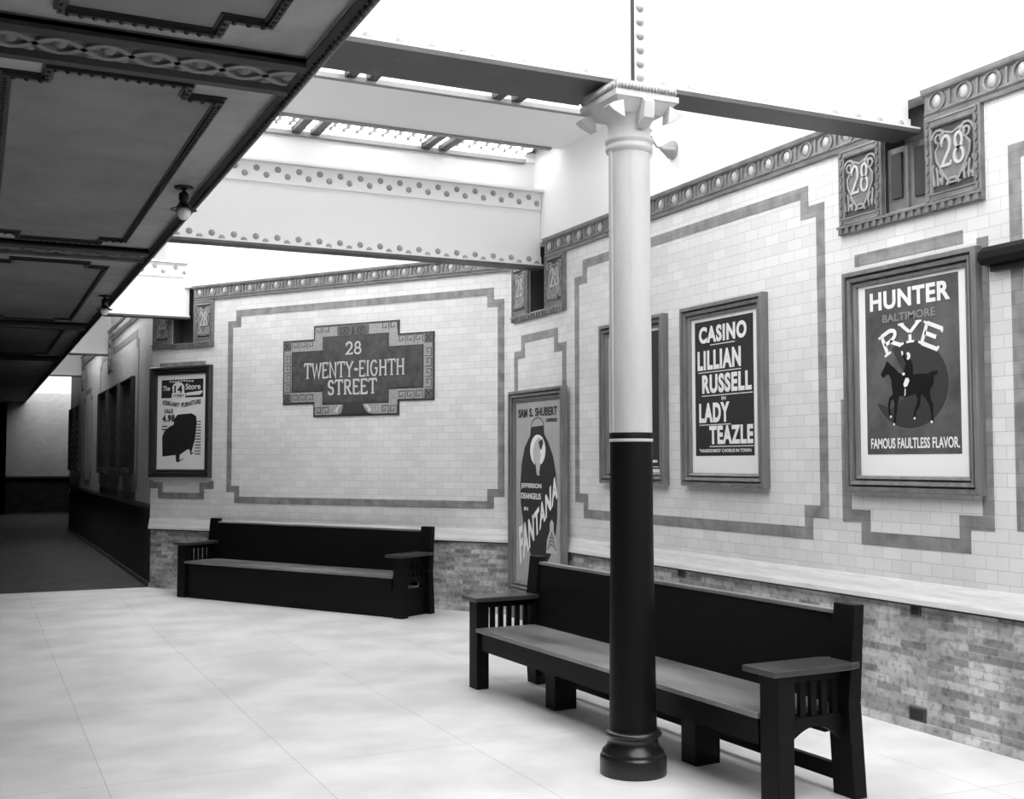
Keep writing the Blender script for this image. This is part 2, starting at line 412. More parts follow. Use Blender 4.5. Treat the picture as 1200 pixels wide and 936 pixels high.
for i, (x0, x1, ya, yb, det, gm) in enumerate(strips):
    w = bpy.data.objects.new('window_%d' % (i+1), None); C.objects.link(w); w['kind'] = 'structure'
    w.location = (x0, ya, CZ)
    LX, LY = x1-x0, yb-ya
    b = MB(); b.box(0, LX, 0, LY, .075, .1)
    b.box(0, LX, -.03, .03, -.02, .02); b.box(0, LX, LY-.03, LY+.03, -.02, .02)
    b.build('frame', M['grille' if det else 'steel'], w)
    g = MB()
    if det:
        n = int(LX/.125); m = max(1, int(LY/.115))
        for a in range(n):
            for c in range(m):
                cx, cy = (a+.5)*LX/n, (c+.5)*LY/m
                g.lathe([(.001, .050), (.040, .054), (.047, .070)], (cx, cy, 0), 10)
        g.build('glass_lens', M[gm], w, fix=True)
    else:
        n = int(LX/.5)
        for a in range(n):
            g.box(a*LX/n+.02, (a+1)*LX/n-.02, .04, LY-.04, .055, .074)
        g.build('glass_pane', M[gm], w)
    if det:
        for xj in (2.735, 4.02):
            for dx in (-.09, .09):
                j = MB(); j.box(xj-x0+dx-.042, xj-x0+dx+.042, 0.02, LY-.02, -.0, .05)
                j.build('joist', M['mould'], w)

# ------------------------------------------------------------------ girders
rm = MB(); rm.lathe([(.0, .016), (.012, .0145), (.021, .008), (.025, 0)], (0,0,0), 10)
RIV = rm.build('rivet', M['rivet'], mesh_only=True)
def rivet(parent, loc, face='-y', r=1.2):
    o = bpy.data.objects.new('rivet', RIV); C.objects.link(o); o.parent = parent; o.location = loc
    o.rotation_euler = {'-y': (PI/2, 0, 0), '-x': (0, -PI/2, 0)}[face]
    o.scale = (r, r, r)
    return o
def girder(label, xa, xb, yc, z0, z1, leg=.12, rows=2, top_rows=2, pitch=.19, top_leg=.2, hidden=(), sh=.15, wide=0):
    g = thing('riveted_girder', label, 'girder', (xa, yc, z0), 0, 'steel roof girders')
    L = xb-xa; H = z1-z0
    b = MB(); b.box(0, L, -.012, .012, .02, H-.02); b.build('web', M['steel'], g)
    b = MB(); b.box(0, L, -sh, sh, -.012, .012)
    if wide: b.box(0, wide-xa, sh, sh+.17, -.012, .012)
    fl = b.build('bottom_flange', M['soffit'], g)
    b = MB()
    for s in (-1, 1):
        b.box(0, L, min(s*.012, s*.03), max(s*.012, s*.03), .012, leg); b.box(0, L, min(s*.012, s*(sh-.01)), max(s*.012, s*(sh-.01)), .012, .028)
    an = b.build('bottom_angle', M['steel'], g)
    b = MB()
    for s in (-1, 1):
        b.box(0, L, min(s*.012, s*.03), max(s*.012, s*.03), H-top_leg, H); b.box(0, L, min(s*.012, s*sh), max(s*.012, s*sh), H-.022, H)
    tp = b.build('top_angle', M['steel'], g)
    n = int(L/pitch)
    for k in range(n):
        x = (k+.5)*L/n
        if any(a < x+xa < c for a, c in hidden): continue
        if rows == 2:
            rivet(an, (x-pitch*.22, -.03, leg*.72)); rivet(an, (x+pitch*.25, -.03, leg*.36))
        elif rows == 1: rivet(an, (x, -.03, leg*.55))
        if top_rows:
            rivet(tp, (x-pitch*.22, -.03, H-top_leg*.38)); rivet(tp, (x+pitch*.25, -.03, H-top_leg*.66))
    return g
girder('white riveted steel girder crossing overhead above the iron column', EX, W+.015, 5.20, 3.585, CZ-.01, leg=.10, rows=1, top_rows=0, pitch=.165, hidden=[(2.98, 3.24)], sh=.12, wide=3.0)
girder('white riveted steel girder ending at the plaques beside the splayed wall', EX, W+.015, 10.22, 3.545, 4.33, leg=.115, rows=2, top_rows=2, pitch=.19, hidden=[(3.9, 3.9)], sh=.09)
girder('short white girder over the furniture sale poster, far end of the sign wall', EX, 2.45, 14.85, 3.42, 4.14, leg=.0+.03, rows=0, top_rows=2, pitch=.22, sh=.09)
girder('distant white girder past the sign wall, nearer of two', EX, LC.x+.01, 20.55, 3.42, 4.14, leg=.03, rows=0, top_rows=0, sh=.09)
girder('most distant white girder, close to the far end wall', EX, LC.x+.01, 25.85, 3.42, 4.14, leg=.03, rows=0, top_rows=0, sh=.09)
# skylight fascia over the second girder
b = MB(); b.box(EX, W+.02, 10.36, 10.39, 4.30, CZ+.02); b.build('wall_fascia_cross', M['steel'], kind='structure')

# ------------------------------------------------------------------ column
colm = thing('iron_column', 'round cast iron column, white above and black below, standing before the near bench', 'column', (3.11, 5.13, 0))
b = MB(); b.lathe([(.172, 0), (.172, .085), (.168, .095), (.160, .10), (.162, .108), (.158, .118), (.140, .135), (.128, .165), (.128, .185), (.146, .196), (.150, .206), (.142, .216), (.125, .222)], seg=48)
b.build('base', M['colbase'], colm)
b = MB(); b.lathe([(.123, .20), (.119, .5), (.112, 1.2), (.112, 1.700)], seg=48); b.build('lower_shaft', M['coldark'], colm)
b = MB(); b.lathe([(.113, 1.700), (.1145, 1.702), (.1145, 1.714), (.113, 1.716)], seg=48); b.build('painted_stripe', M['colwhite'], colm)
b = MB(); b.lathe([(.1135, 1.716), (.1135, 1.746), (.112, 1.748)], seg=48); b.build('painted_band', M['coldark'], colm)
b = MB(); b.lathe([(.111, 1.74), (.109, 3.24)], seg=48)
b.box(-.118, -.100, -.012, .012, 1.75, 3.24)
for a in (-2.05,):
    c, s_ = math.cos(a), math.sin(a); b.tube([(c*.1085, s_*.1085, 1.75), (c*.1085, s_*.1085, 3.24)], .0022, 5)
b.build('upper_shaft', M['colwhite'], colm)
b = MB(); b.lathe([(.109, 3.22), (.124, 3.235), (.126, 3.25), (.118, 3.262), (.118, 3.27), (.128, 3.28), (.128, 3.295), (.112, 3.31), (.112, 3.37), (.125, 3.40), (.15, 3.43)], seg=48)
b.build('necking', M['colwhite'], colm)
b = MB()
b.hexa([(-.13,-.13,3.41), (.13,-.13,3.41), (.13,.13,3.41), (-.13,.13,3.41)], [(-.185,-.185,3.47), (.185,-.185,3.47), (.185,.185,3.47), (-.185,.185,3.47)])
b.box(-.19, .19, -.19, .19, 3.47, 3.50); b.box(-.178, .178, -.178, .178, 3.50, 3.555)
for sx, sy in ((-1, -1), (1, -1), (-1, 1), (1, 1)):
    b.prism([(sx*.13, 3.36), (sx*.2, 3.39), (sx*.225, 3.41), (sx*.20, 3.43), (sx*.14, 3.45)], sy*.15-.03, sy*.15+.03)
b.prism_yz([(-.13, 3.33), (-.2, 3.37), (-.21, 3.45), (-.19, 3.47), (-.13, 3.46)], -.03, .03)
b.build('capital', M['capital'] if 'capital' in M else M['colwhite'], colm)
b = MB()
for k in range(18):
    x = -.178+.356*(k+.5)/18
    b.ball((x, -.19, 3.52), (.008, .012, .018), 6, 4); b.ball((-.19, x, 3.52), (.012, .008, .018), 6, 4)
b.build('bead_moulding', M['rivet'], colm)
b = MB()
b.box(-.10, .10, -.10, .10, 3.555, CZ)
b.box(-.034, .034, -.118, -.10, 3.555, CZ); b.box(-.114, -.10, -.05, .05, 3.555, CZ)
pst = b.build('steel_post', M['steel'], colm)
b = MB(); b.box(-.046, -.038, -.123, -.10, 3.56, CZ); b.build('post_joint', M['mould'], pst)
for k in range(14): rivet(pst, (.0, -.118, 3.60+.075*k), r=1.05)

# ------------------------------------------------------------------ benches
def bench(label, loc, rz, L=3.31, closed_front=False):
    t = thing('wooden_bench', label, 'bench', loc, rz, 'station benches')
    LG, D = .165, .48; yb = D-.07
    for k, x in enumerate((0, L-LG)):
        b = MB(); b.box(x+(.0 if k == 0 else .035), x+LG-(.035 if k == 0 else .0), -.055, .04, 0, .617); b.build('front_leg', M['bench'], t, bevel=.006)
        b = MB()
        b.hexa([(x+.01,yb,0),(x+LG-.01,yb,0),(x+LG-.01,D+.01,0),(x+.01,D+.01,0)], [(x+.01,yb-.03,.45),(x+LG-.01,yb-.03,.45),(x+LG-.01,D-.02,.45),(x+.01,D-.02,.45)])
        b.hexa([(x+.01,yb-.03,.45),(x+LG-.01,yb-.03,.45),(x+LG-.01,D-.02,.45),(x+.01,D-.02,.45)], [(x+.01,yb+.02,.912),(x+LG-.01,yb+.02,.912),(x+LG-.01,D+.01,.912),(x+.01,D+.01,.912)])
        b.build('back_post', M['bench'], t, bevel=.005)
        xa = -.03 if k == 0 else x-.035
        b = MB(); b.prism_xy([(xa, -.10), (xa+.23, -.10), (xa+.23, .36), (xa+.20, .445), (xa+.03, .445), (xa, .36)], .617, .647); b.build('armrest', M['arm'], t, bevel=.005)
        xm = x+LG/2
        pts = [(.04, .40), (.04, .27)] + [(.04+.36*u, .27+.085*math.sin(PI*u)) for u in [i/12 for i in range(1, 12)]] + [(.40, .27), (.40, .40)]
        b = MB(); b.prism_yz(pts, xm-.02, xm+.02); b.build('side_rail', M['bench'], t)
        for q in range(5):
            y = .072+q*.066
            b = MB(); b.box(xm-.012, xm+.012, y, y+.034, .39, .617); b.build('slat', M['bench'], t)
        b = MB(); b.box(xm-.016, xm+.016, .04, .40, .565, .617); b.build('arm_rail', M['bench'], t)
    b = MB(); b.box(LG-.03, L-LG+.03, -.068, .405, .402, .43); b.build('seat', M['seat'], t, bevel=.006)
    b = MB(); b.box(LG, L-LG, -.035, -.005, .275, .402); b.build('front_apron', M['bench'], t)
    b = MB(); b.box(LG, L-LG, .37, .395, .29, .402); b.build('rear_apron', M['bench'], t)
    b = MB(); b.hexa([(LG-.02,.40,.43),(L-LG+.02,.40,.43),(L-LG+.02,.425,.43),(LG-.02,.425,.43)], [(LG-.02,.435,.858),(L-LG+.02,.435,.858),(L-LG+.02,.46,.858),(LG-.02,.46,.858)])
    b.build('backrest', M['bench'], t)
    b = MB(); b.box(LG-.01, L-LG+.01, .428, .478, .856, .876); b.build('top_rail', M['seat'], t, bevel=.004)
    if closed_front:  # added boards blacken the space under the seat in place of shade
        b = MB(); b.box(LG-.01, L-LG+.01, -.02, .0, .0, .285); b.build('underseat_shade_board', M['bench'], t)
        for x in (.0, L-LG):
            b = MB(); b.box(x+.06, x+.09, .03, .42, 0, .285); b.build('underseat_shade_end', M['bench'], t)
    for x in (.84, L-.97):
        b = MB(); b.box(x, x+.13, .10, .26, 0, .402); b.build('middle_leg', M['bench'], t, bevel=.004)
    b = MB(); b.box(LG-.02, L-LG+.02, .425, .46, .06, .135); b.build('stretcher', M['bench'], t)
    return t
bench('long dark wooden bench with slatted arms behind the iron column', (3.275, 7.545, 0), math.radians(-88))
bench('long dark wooden bench under the station name tablet', (2.262, 14.031, 0), -1.038, 3.46, True)

# ------------------------------------------------------------------ lettering
def text_mesh(body, bold=.02, ext=.0):
    cu = bpy.data.curves.new('t', 'FONT'); cu.body = body; cu.offset = bold; cu.resolution_u = 4; cu.fill_mode = 'BOTH'
    cu.extrude = .004; cu.space_character = 1 + max(0, bold-.015)*4.5
    o = bpy.data.objects.new('t', cu); C.objects.link(o)
    bpy.context.view_layer.update()
    dg = bpy.context.evaluated_depsgraph_get(); me = o.evaluated_get(dg).to_mesh()
    vs = [tuple(v.co) for v in me.vertices]; fs = [tuple(p.vertices) for p in me.polygons]
    o.evaluated_get(dg).to_mesh_clear(); bpy.data.objects.remove(o); bpy.data.curves.remove(cu)
    return vs, fs
def letter(parent, body, x0, x1, z0, z1, y, m, bold=.02, warp=None, name='lettering', mb=None):
    vs, fs = text_mesh(body, bold)
    ax = min(v[0] for v in vs); bx = max(v[0] for v in vs); az = min(v[1] for v in vs); bz = max(v[1] for v in vs)
    out = []
    for v in vs:
        u, w = (v[0]-ax)/(bx-ax), (v[1]-az)/(bz-az)
        x, z = (x0+(x1-x0)*u, z0+(z1-z0)*w) if warp is None else warp(u, w)
        out.append((x, y + (-.0008 if v[2] > 0 else .0005), z))
    if mb is not None: mb.add(out, fs); return
    b = MB(); b.add(out, fs)
    return b.build(name, M[m], parent)

def arc(cx, cz, rx_, rz_, a0, a1, n=14):
    return [(cx+rx_*math.cos(math.radians(a0+(a1-a0)*i/n)), cz+rz_*math.sin(math.radians(a0+(a1-a0)*i/n))) for i in range(n+1)]
SER = {   # strokes in a unit cell (width, [polylines], [serif points (x, z, half width, orientation)])
 'T': (.8, [[(.4,0),(.4,1)],[(0,1),(.8,1)]], [(.4,0,.16,'h'),(0,.9,.1,'v'),(.8,.9,.1,'v')]),
 'W': (1.1, [[(.05,1),(.3,0),(.55,.95),(.8,0),(1.05,1)]], [(.05,1,.12,'h'),(1.05,1,.12,'h')]),
 'E': (.68, [[(.08,0),(.08,1)],[(.08,0),(.66,0)],[(.08,1),(.64,1)],[(.08,.52),(.5,.52)]], [(.66,.08,.09,'v'),(.64,.92,.09,'v'),(.06,0,.1,'h'),(.06,1,.1,'h')]),
 'N': (.85, [[(.1,0),(.1,1),(.75,0),(.75,1)]], [(.1,0,.13,'h'),(.75,1,.13,'h'),(.05,1,.09,'h')]),
 'Y': (.85, [[(.05,1),(.42,.48),(.8,1)],[(.42,.48),(.42,0)]], [(.42,0,.16,'h'),(.06,1,.12,'h'),(.79,1,.12,'h')]),
 '-': (.42, [[(.0,.42),(.14,.52),(.28,.43),(.42,.52)]], []),
 'I': (.3, [[(.15,0),(.15,1)]], [(.15,0,.15,'h'),(.15,1,.15,'h')]),
 'G': (.85, [arc(.42,.5,.37,.5,42,330,18),[(.74,.24),(.74,.48),(.5,.48)]], []),
 'H': (.85, [[(.12,0),(.12,1)],[(.73,0),(.73,1)],[(.12,.52),(.73,.52)]], [(.12,0,.14,'h'),(.12,1,.14,'h'),(.73,0,.14,'h'),(.73,1,.14,'h')]),
 'S': (.62, [arc(.31,.75,.24,.25,30,270,12)+arc(.31,.25,.26,.25,90,-150,12)[1:]], [(.54,.86,.09,'v'),(.07,.14,.09,'v')]),
 'R': (.8, [[(.12,0),(.12,1)],[(.12,1),(.4,1)]+arc(.4,.75,.25,.25,90,-90,10)+[(.12,.5)],[(.36,.5),(.7,0)]], [(.12,0,.14,'h'),(.08,1,.1,'h'),(.72,0,.1,'h')]),
 '2': (.7, [arc(.34,.7,.28,.3,165,-35,14)+[(.08,.02),(.68,.02)]], [(.68,.08,.07,'v'),(.07,.72,.05,'v')]),
 '8': (.7, [arc(.35,.74,.23,.25,-90,270,20), arc(.35,.25,.3,.25,90,450,20)], []),
 ' ': (.4, [], []),
}
def serif_text(mb, body, x0, x1, z0, z1, y0, y1, t=.14, mi=0, serif=True, st=None, warp=None, gap=.16):
    tot = sum(SER[c][0] for c in body) + gap*(len(body)-1)
    kx = (x1-x0)/tot; kz = (z1-z0); tt = t*min(kz, kx*1.2)
    x = x0
    for c in body:
        wd, st_, sf = SER[c]
        f = (lambda p, x=x: (x+p[0]*kx, z0+p[1]*kz)) if warp is None else (lambda p, x=x: warp(x+p[0]*kx, z0+p[1]*kz))
        for pl in st_: mb.ribbon([f(p) for p in pl], tt, y0, y1, mi)
        if serif:
            for px, pz, hw, o in sf:
                a, b_ = ((px-hw, pz), (px+hw, pz)) if o == 'h' else ((px, pz-hw), (px, pz+hw))
                mb.ribbon([f(a), f(b_)], tt*.55, y0-.0002, y1, mi)
        x += (wd+gap)*kx

# ------------------------------------------------------------------ framed posters
def mitre(b, hw, h, prof, mi=0, z0=0.0):
    for (d0, y0), (d1, y1) in zip(prof, prof[1:]):
        a = [(-hw+d0, y0, z0+d0), (hw-d0, y0, z0+d0), (hw-d0, y0, z0+h-d0), (-hw+d0, y0, z0+h-d0)]
        c = [(-hw+d1, y1, z0+d1), (hw-d1, y1, z0+d1), (hw-d1, y1, z0+h-d1), (-hw+d1, y1, z0+h-d1)]
        b.add(a+c, [(i, (i+1) % 4, 4+(i+1) % 4, 4+i) for i in range(4)], mi)
PROF = [(0, 0), (0, -.055), (.008, -.064), (.030, -.064), (.034, -.034), (.043, -.034), (.046, -.056), (.068, -.050), (.071, -.022), (.079, -.022), (.083, -.038), (.098, -.032), (.104, -.014), (.104, 0)]
def framed(label, loc, rz, w, h, cat='poster', fm='frame', paper='paper', name='framed_poster', inset=.104, group=None):
    t = thing(name, label, cat, loc, rz, group or 'framed wall posters')
    k = inset/.104
    b = MB(); mitre(b, w/2, h, [(d*k, y) for d, y in PROF]); f = b.build('frame', M[fm], t)
    b = MB(); b.box(-w/2+inset-.01, w/2-inset+.01, -.012, -.004, inset-.01, h-inset+.01); s = b.build('sheet', M[paper], t)
    return t, s
def quadbox(parent, x0, x1, z0, z1, y, m, name):
    b = MB(); b.box(x0, x1, y, y+.002, z0, z1); return b.build(name, M[m], parent)
def polyshape(parent, polys, y, m, name='illustration', d=.0015):
    b = MB()
    for p in polys: b.prism(p, y, y+d)
    return b.build(name, M[m], parent)
def ell(cx, cz, rx_, rz_, n=32): return [(cx+rx_*math.cos(2*PI*i/n), cz+rz_*math.sin(2*PI*i/n)) for i in range(n)]
YI = -.0135; YT = -.0155

# --- rye poster
t, s = framed('large framed whisky poster with a dark oval of a horse and rider', (W, 5.18, 1.405), RT, 1.09, 1.405)
HX0, HX1, HZ0, HZ1 = -.38, .38, .235, 1.285
U = lambda u, v: (HX0+(HX1-HX0)*u, HZ1-(HZ1-HZ0)*v)
pp = quadbox(s, HX0, HX1, HZ0, HZ1, YI, 'huntink', 'printed_panel')
def ltr(par, body, u0, u1, v0, v1, m, bold=.02, **k):
    (x0, z1), (x1, z0) = U(u0, v0), U(u1, v1); return letter(par, body, x0, x1, z0, z1, YT, m, bold, **k)
ltr(s, 'HUNTER', .06, .92, .035, .145, 'white', .035)
ltr(s, 'BALTIMORE', .20, .77, .175, .222, 'face2', .02)
b = MB()
def archw(x, z):
    cu = (x-.48)/.35
    return U(x, z + .075*cu*cu - (z-.31)*.12*cu*0)
for ch, u0, u1 in (('R', .18, .40), ('Y', .39, .62), ('E', .62, .83)):
    serif_text(b, ch, u0, u1, .355, .245, YT-.0006, YT+.001, t=.22*0+.0, warp=archw) if False else None
def rye(ch, cx, cz, w_, h_, rot):
    wd = SER[ch][0]; c, s_ = math.cos(rot), math.sin(rot)
    def wp(x, z): return (cx + x*c - z*s_, cz + x*s_ + z*c)
    serif_text(b, ch, -w_/2, w_/2, -h_/2, h_/2, YT-.0006, YT+.001, t=.2, warp=wp)
for ch, u, v, w_, h_, rot in (('R', .29, .335, .165, .125, .42), ('Y', .50, .298, .165, .115, .03), ('E', .725, .335, .155, .125, -.38)):
    x, z = U(u, v); rye(ch, x, z, w_, h_, rot)
b.build('lettering', M['white'], s)
cx, cz = U(.49, .60)
ov = polyshape(s, [ell(cx, cz, .305, .268, 48)], YI-.0008, 'ovalink', 'oval_panel')
b = MB(); b.ribbon(ell(cx, cz, .306, .269, 56), .006, YI-.0014, YI, closed=True); b.build('oval_rim', M['softink'], ov)
b = MB(); b.prism([(cx-.28, cz-.1)] + [(cx-.305*math.cos(a), cz+.268*math.sin(a)) for a in [-.3+i*.17 for i in range(9)]] + [(cx-.02, cz+.02), (cx-.06, cz-.09), (cx-.16, cz-.14)], YI-.0010, YI); b.build('sky_tint', M['huntink'], ov)
def hz(px, pz): return (cx + (px-365)*.00114, cz - (pz-375)*.00092)
horse = [(150,292),(165,270),(185,235),(200,205),(208,212),(225,232),(255,255),(285,290),(320,310),(370,315),(430,308),(490,315),(520,300),(560,300),(555,320),(530,330),(528,380),(500,420),(505,470),(522,520),(520,570),(526,625),(508,632),(508,580),(498,520),(470,470),(440,440),(436,490),(425,530),(400,560),(402,600),(386,602),(388,555),(405,520),(418,470),(400,440),(330,455),(285,445),(272,500),(262,560),(255,628),(238,635),(246,560),(250,500),(240,460),(222,480),(214,520),(226,575),(218,585),(205,560),(200,500),(212,455),(240,430),(232,380),(228,330),(210,295),(190,300),(180,312),(166,315)]
polyshape(s, [[hz(*p) for p in horse]], YI-.0022, 'blackink', 'horse_picture')
polyshape(s, [[hz(*p) for p in [(318,300),(335,240),(345,215),(375,215),(388,260),(388,320),(380,345),(330,345),(322,320)]], [hz(*p) for p in [(312,150),(322,148),(340,200),(350,220),(338,230),(318,190)]]], YI-.0026, 'blackink', 'rider_picture')
for nm, pl in (('breeches_picture', [(335,330),(355,330),(362,350),(345,385),(325,390),(318,370)]), ('face_picture', [(345,165),(360,160),(372,180),(370,200),(355,212),(345,205),(352,190)]), ('raised_hand_picture', [(306,150),(318,148),(322,170),(312,180)]), ('rein_hand_picture', [(310,295),(330,293),(330,310),(314,312)]), ('boot_picture', [(328,400),(334,400),(332,440),(322,450),(326,430)])):
    polyshape(s, [[hz(*p) for p in pl]], YI-.0032, 'white', nm)
for px, pz in ((222,580),(244,632),(394,598),(512,626)):
    polyshape(s, [ell(*hz(px, pz), .008, .008, 10)], YI-.0032, 'white', 'hoof_picture')
ltr(s, 'FAMOUS FAULTLESS FLAVOR.', .045, .985, .905, .967, 'white', .02)

# --- casino poster
t, s = framed('framed show poster of bold white names on black, right of the iron column', (W, 7.08, 1.405), RT, 1.05, 1.405)
HX0, HX1, HZ0, HZ1 = -.375, .365, .235, 1.275
quadbox(s, HX0, HX1, HZ0, HZ1, YI, 'ink', 'printed_panel')
ltr(s, 'CASINO', .08, .90, .04, .165, 'white', .045)
ltr(s, 'LILLIAN', .05, .80, .22, .365, 'white', .045)
ltr(s, 'RUSSELL', .13, .97, .40, .54, 'white', .045)
ltr(s, 'IN', .47, .54, .57, .595, 'white')
ltr(s, 'LADY', .07, .60, .61, .755, 'white', .045)
ltr(s, 'TEAZLE', .25, .985, .78, .915, 'white', .045)
ltr(s, '"HANDSOMEST CHORUS IN TOWN', .07, .95, .95, .975, 'white', .012)
b = MB()
for u0, u1, v in ((.28, .70, .182), (.06, .80, .382), (.12, .98, .557), (.07, .62, .772), (.25, .99, .932)):
    (x0, z), (x1, _) = U(u0, v), U(u1, v); b.box(x0, x1, YT, YT+.002, z-.003, z+.003)
b.build('underline', M['white'], s)

# --- poster behind the column
t, s = framed('framed dark poster mostly hidden behind the iron column', (W, 8.38, 1.405), RT, 1.05, 1.405)
HX0, HX1, HZ0, HZ1 = -.40, .40, .13, 1.28
quadbox(s, HX0, HX1, HZ0, HZ1, YI, 'ink', 'printed_panel')
b = MB()
for k in range(3):
    x, z = U(.07, .06+.1*k); b.ribbon([(x-.02, z), (x+.03, z-.01), (x+.01, z-.07), (x+.04, z-.09)], .008, YT, YT+.002)
b.build('scrollwork', M['face'], s)
for u0, u1 in ((.05, .17), (.86, .96)):
    (x0, z), (x1, _) = U(u0, .945), U(u1, 0); quadbox(s, x0, x1, z-.01, z+.01, YT, 'white', 'small_print')
x0, z = U(.02, .985); x1, _ = U(.98, .985); quadbox(s, x0, x1, z-.003, z+.003, YT, 'white', 'underline')

# --- tall bell-shaped show poster in the corner
FH = 2.05
t, s = framed('tall framed show poster with a black bell shape, standing in the wall corner', (W-.036, 10.15, .27), RT, 1.21, FH, paper='greypaper')
HX0, HX1, HZ0, HZ1 = -.50, .50, .105, FH-.105
quadbox(s, HX0+.03, HX1-.03, HZ1-.022, HZ1-.008, YI, 'softink', 'printed_border')
ltr(s, 'SAM', .06, .265, .045, .092, 'ink', .03); ltr(s, 'S.', .315, .40, .045, .092, 'ink', .03); ltr(s, 'SHUBERT', .445, .92, .045, .092, 'ink', .03)
ltr(s, 'OFFERS', .68, .92, .107, .127, 'ink', .02)
bell = [(.35,.148),(.63,.142),(.64,.188),(.73,.235),(.83,.31),(.89,.40),(.92,.52),(.91,.63),(.88,.72),(.82,.80),(.70,.87),(.5,.9),(.36,.86),(.26,.78),(.17,.68),(.11,.57),(.10,.46),(.13,.35),(.2,.26),(.33,.193)]
polyshape(s, [[U(*p) for p in bell]], YI-.0005, 'ink', 'bell_shape')
b = MB(); b.ribbon([U(.49+.14*math.cos(a), .145-.045*math.sin(a)) for a in [PI*i/14 for i in range(15)]], .008, YI-.0005, YI+.001); b.build('bell_handle', M['ink'], s)
ovx, ovz = U(.50, .275)
polyshape(s, [ell(ovx, ovz, .17, .155, 36)], YI-.0012, 'white', 'portrait_oval')
polyshape(s, [[U(*p) for p in [(.40,.33),(.40,.27),(.44,.23),(.52,.205),(.60,.22),(.56,.25),(.55,.28),(.57,.30),(.54,.335),(.58,.36),(.55,.41),(.49,.41),(.42,.365)]]], YI-.0018, 'face', 'portrait_figure')
for nm, pl in (('portrait_hair', [(.52,.23),(.60,.215),(.625,.235),(.58,.275),(.55,.265)]), ('portrait_sleeve', [(.40,.36),(.45,.345),(.48,.40),(.44,.42)]), ('portrait_shawl', [(.56,.35),(.63,.36),(.58,.41),(.53,.405)])):
    polyshape(s, [[U(*p) for p in pl]], YI-.0022, 'ink', nm)
ltr(s, 'JEFFERSON', .12, .58, .455, .487, 'white', .02); ltr(s, 'DEANGELIS', .12, .57, .508, .54, 'white', .02); ltr(s, 'IN', .19, .28, .585, .605, 'white', .02)
def fw(u, w):
    bl, br, tl, tr = (.10, .905), (.93, .52), (.07, .70), (.93, .385)
    a = (bl[0]+(br[0]-bl[0])*u, bl[1]+(br[1]-bl[1])*u + .005*math.sin(PI*u)); c = (tl[0]+(tr[0]-tl[0])*u, tl[1]+(tr[1]-tl[1])*u + .045*math.sin(PI*u))
    return U(a[0]+(c[0]-a[0])*w, a[1]+(c[1]-a[1])*w)
letter(s, 'FANTANA', 0, 1, 0, 1, YT-.001, 'white', .035, warp=fw)
polyshape(s, [[U(*p) for p in [(.76,.66),(.80,.64),(.84,.66),(.84,.70),(.90,.75),(.91,.82),(.68,.82),(.70,.75),(.76,.70)]]], YI-.0015, 'face', 'bottle_figure')
b = MB()
for k in range(4):
    b.ribbon([U(.70+.02*k, .80-.02*k), U(.80, .77-.02*k), U(.90-.02*k, .80-.02*k)], .01, YI-.0025, YI)
b.build('bottle_lines', M['ink'], s)
b = MB(); b.box(-.58, .58, 0, .012, .02, FH-.02); b.build('backing_board', M['frame'], t)
b = MB(); b.box(-.56, .56, -.05, .01, -.27, 0); b.build('pedestal', M['frame'], t)

# --- furniture sale poster
t, s = framed('framed furniture sale poster with a big black armchair, left end of the sign wall', on_splay(4.78, 1.40), ST, 1.05, 1.405, fm='framedark')
HX0, HX1, HZ0, HZ1 = -.40, .40, .125, 1.28
(x0, z1), (x1, z0) = U(.06, .035), U(.965, .235); quadbox(s, x0, x1, z0, z1, YI, 'ink', 'header_panel')
b = MB()
for k in range(9):
    x, z = U(.24+.06*k, .055+.004*math.sin(k)); b.box(x, x+.028, YT, YT+.002, z-.008, z+.008)
b.build('small_script', M['white'], s)
ltr(s, 'The', .09, .25, .10, .155, 'white', .02); ltr(s, 'Store', .59, .91, .085, .15, 'white', .02)
cxx, czz = U(.43, .125)
polyshape(s, [[U(.29, .235), U(.29, .185), U(.315, .18)] + [(cxx+.105*math.cos(a), czz+.07*math.sin(a)) for a in [PI-PI*i/12 for i in range(13)]] + [U(.56, .18), U(.585, .185), U(.585, .235)]], YT+.0003, 'white', 'arch_emblem')
letter(s, '14', *[q for q in (U(.345, 0)[0], U(.52, 0)[0], U(0, .182)[1], U(0, .10)[1])], YT-.0012, 'ink', .035)
letter(s, 'STREET', U(.32, 0)[0], U(.56, 0)[0], U(0, .225)[1], U(0, .20)[1], YT-.0012, 'ink', .015)
polyshape(s, [[U(.60, .185), U(.95, .165), U(.95, .185), U(.90, .21), U(.60, .215)]], YT, 'white', 'ribbon_banner')
def curve(u, w): return U(.09+.83*u, .335-.075*w+.022*math.sin(PI*2*u)*-1*0 + .02*math.cos(PI*u*2)*-.6)
for wd, ua, ub in (('FEBRUARY', 0, .455), ('FURNITURE', .505, 1)):
    letter(s, wd, 0, 1, 0, 1, YT, 'ink', .03, warp=lambda u, w, ua=ua, ub=ub: U(.09+.83*(ua+(ub-ua)*u), .325-.05*w-.015*math.cos(2*PI*(ua+(ub-ua)*u))))
ltr(s, 'SALE', .14, .32, .355, .40, 'ink', .03)
ltr(s, '4.98', .09, .36, .42, .50, 'ink', .05)
chair = [(.35,.47),(.42,.42),(.72,.41),(.82,.44),(.84,.52),(.82,.60),(.80,.70),(.74,.82),(.70,.84),(.69,.80),(.62,.81),(.48,.86),(.47,.92),(.42,.93),(.40,.86),(.10,.88),(.09,.66),(.14,.60),(.25,.55),(.34,.53)]
polyshape(s, [[U(*p) for p in chair]], YI-.0002, 'ink', 'armchair_picture')
polyshape(s, [[U(*p) for p in [(.39,.86),(.45,.86),(.46,.92),(.60,.89),(.44,.945),(.40,.93)]], [U(*p) for p in [(.68,.78),(.74,.78),(.73,.84),(.80,.83),(.72,.865)]]], YI-.0006, 'ink', 'chair_leg_picture')
